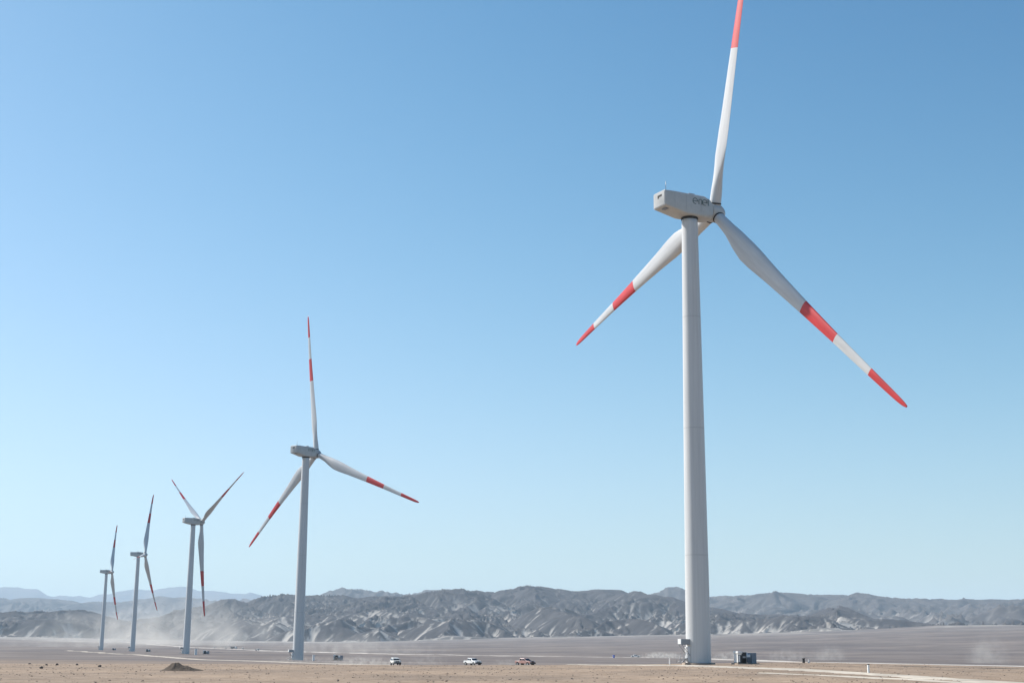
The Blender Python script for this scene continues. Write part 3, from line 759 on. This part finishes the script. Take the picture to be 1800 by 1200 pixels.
# ------------------------------------------------------------------ dust raised by the vehicles
def dust(name, px, r, wdt, dep, hgt, dens, label, seed, lift=0, rot=None, col=(.86, .82, .76)):
    c = spot(px, r)
    f = MB(); nn = 20; rings = []
    for i in range(nn+1):
        u = math.pi*i/nn; rings.append([Vector((.02+math.sin(u) if 0 else max(math.sin(u), .01)*math.cos(2*math.pi*j/24), max(math.sin(u), .01)*math.sin(2*math.pi*j/24), -math.cos(u))) for j in range(24)])
    f.rings(rings)
    mt = bpy.data.materials.new(name); mt.use_nodes = True; t = mt.node_tree; n = t.nodes; L = t.links
    n.remove(n["Principled BSDF"]); v = n.new("ShaderNodeVolumePrincipled"); v.inputs["Color"].default_value = (*col, 1); v.inputs["Anisotropy"].default_value = .2
    L.new(v.outputs[0], n["Material Output"].inputs["Volume"])
    tc = n.new("ShaderNodeTexCoord"); ln = n.new("ShaderNodeVectorMath"); ln.operation = 'LENGTH'; L.new(tc.outputs["Object"], ln.inputs[0])
    fall = n.new("ShaderNodeMapRange"); fall.interpolation_type = 'SMOOTHSTEP'; L.new(ln.outputs["Value"], fall.inputs[0]); fall.inputs[1].default_value = 1.0; fall.inputs[2].default_value = .15; fall.inputs[3].default_value = 0; fall.inputs[4].default_value = 1
    nz = n.new("ShaderNodeTexNoise"); nz.inputs["Scale"].default_value = 2.3; nz.inputs["Detail"].default_value = 3; nz.noise_dimensions = '4D'; nz.inputs["W"].default_value = seed*3.7
    mp = n.new("ShaderNodeMapping"); L.new(tc.outputs["Object"], mp.inputs[0]); mp.inputs["Scale"].default_value = (max(1, wdt/max(hgt, 1)*.5), 1, 1); L.new(mp.outputs[0], nz.inputs["Vector"])
    pw = n.new("ShaderNodeMapRange"); L.new(nz.outputs[0], pw.inputs[0]); pw.inputs[1].default_value = .42; pw.inputs[2].default_value = .68; pw.inputs[3].default_value = .08; pw.inputs[4].default_value = 1
    ml = n.new("ShaderNodeMath"); ml.operation = 'MULTIPLY'; L.new(fall.outputs[0], ml.inputs[0]); L.new(pw.outputs[0], ml.inputs[1])
    m2 = n.new("ShaderNodeMath"); m2.operation = 'MULTIPLY'; L.new(ml.outputs[0], m2.inputs[0]); m2.inputs[1].default_value = dens
    L.new(m2.outputs[0], v.inputs["Density"])
    o = f.build(name, mt); o.scale = (wdt/2, dep/2, hgt); o.location = c+Vector((0, 0, hgt*.15+lift)); o.rotation_euler = (0, 0, rot if rot is not None else 0)
    return tag(o, label, "dust cloud", kind="stuff")
dust("dust_cloud", 640, 352, 26, 8, 2.4, .22, "low dust trail behind the leftmost near vehicle", 1)
dust("dust_cloud", 750, 372, 16, 8, 2.8, .08, "thin dust left between the two nearest white vehicles", 2)
dust("dust_cloud", 890, 366, 10, 8, 1.8, .08, "thin dust left of the red pickup", 3)
dust("dust_cloud", 1165, 850, 34, 10, 3.8, .5, "bright white dust trail on the far road left of the big tower", 4)
dust("dust_cloud", 1290, 800, 34, 12, 4.4, .2, "dust on the far road behind the nearest transformer station", 5)
dust("dust_cloud", 1385, 760, 34, 12, 6.5, .08, "pale dust puff right of the nearest transformer station", 6)
dust("dust_cloud", 1455, 760, 26, 12, 8.5, .1, "taller pale dust puff further right over the far road", 7)
dust("dust_cloud", 1735, 700, 26, 12, 13, .13, "pale dust plume near the right edge", 8)
dust("dust_cloud", 392, 1950, 75, 30, 42, .035, "tall pale dust plume above the far convoy", 9)
dust("dust_cloud", 330, 2600, 420, 260, 95, .010, "wide thin dust haze drifting between the far turbines and the hills", 10)
dust("dust_cloud", 210, 3000, 420, 300, 75, .009, "wide thin dust haze behind the two leftmost turbines", 11)

dust("dust_cloud", 610, 1150, 210, 90, 16, .010, "low thin dust veil over the plain behind the second turbine", 12)
dust("dust_cloud", 150, 1900, 330, 160, 30, .006, "low thin dust veil around the feet of the far turbines", 13)
dust("dust_cloud", 540, 420, 34, 10, 2.2, .05, "thin settling dust along the service track behind the leftmost near vehicle", 14)

# ------------------------------------------------------------------ the air
hz = MB(); hz.box((0, 12000, 480), (60000, 52000, 1060))
mt = bpy.data.materials.new("haze_air"); mt.use_nodes = True; t = mt.node_tree; t.nodes.remove(t.nodes["Principled BSDF"])
v = t.nodes.new("ShaderNodeVolumePrincipled"); v.inputs["Color"].default_value = (.68, .85, 1, 1); v.inputs["Density"].default_value = 4.4e-5; v.inputs["Anisotropy"].default_value = .1
t.links.new(v.outputs[0], t.nodes["Material Output"].inputs["Volume"])
ho = hz.build("haze", mt); tag(ho, "pale bluish air over the whole plain", "haze", kind="stuff")
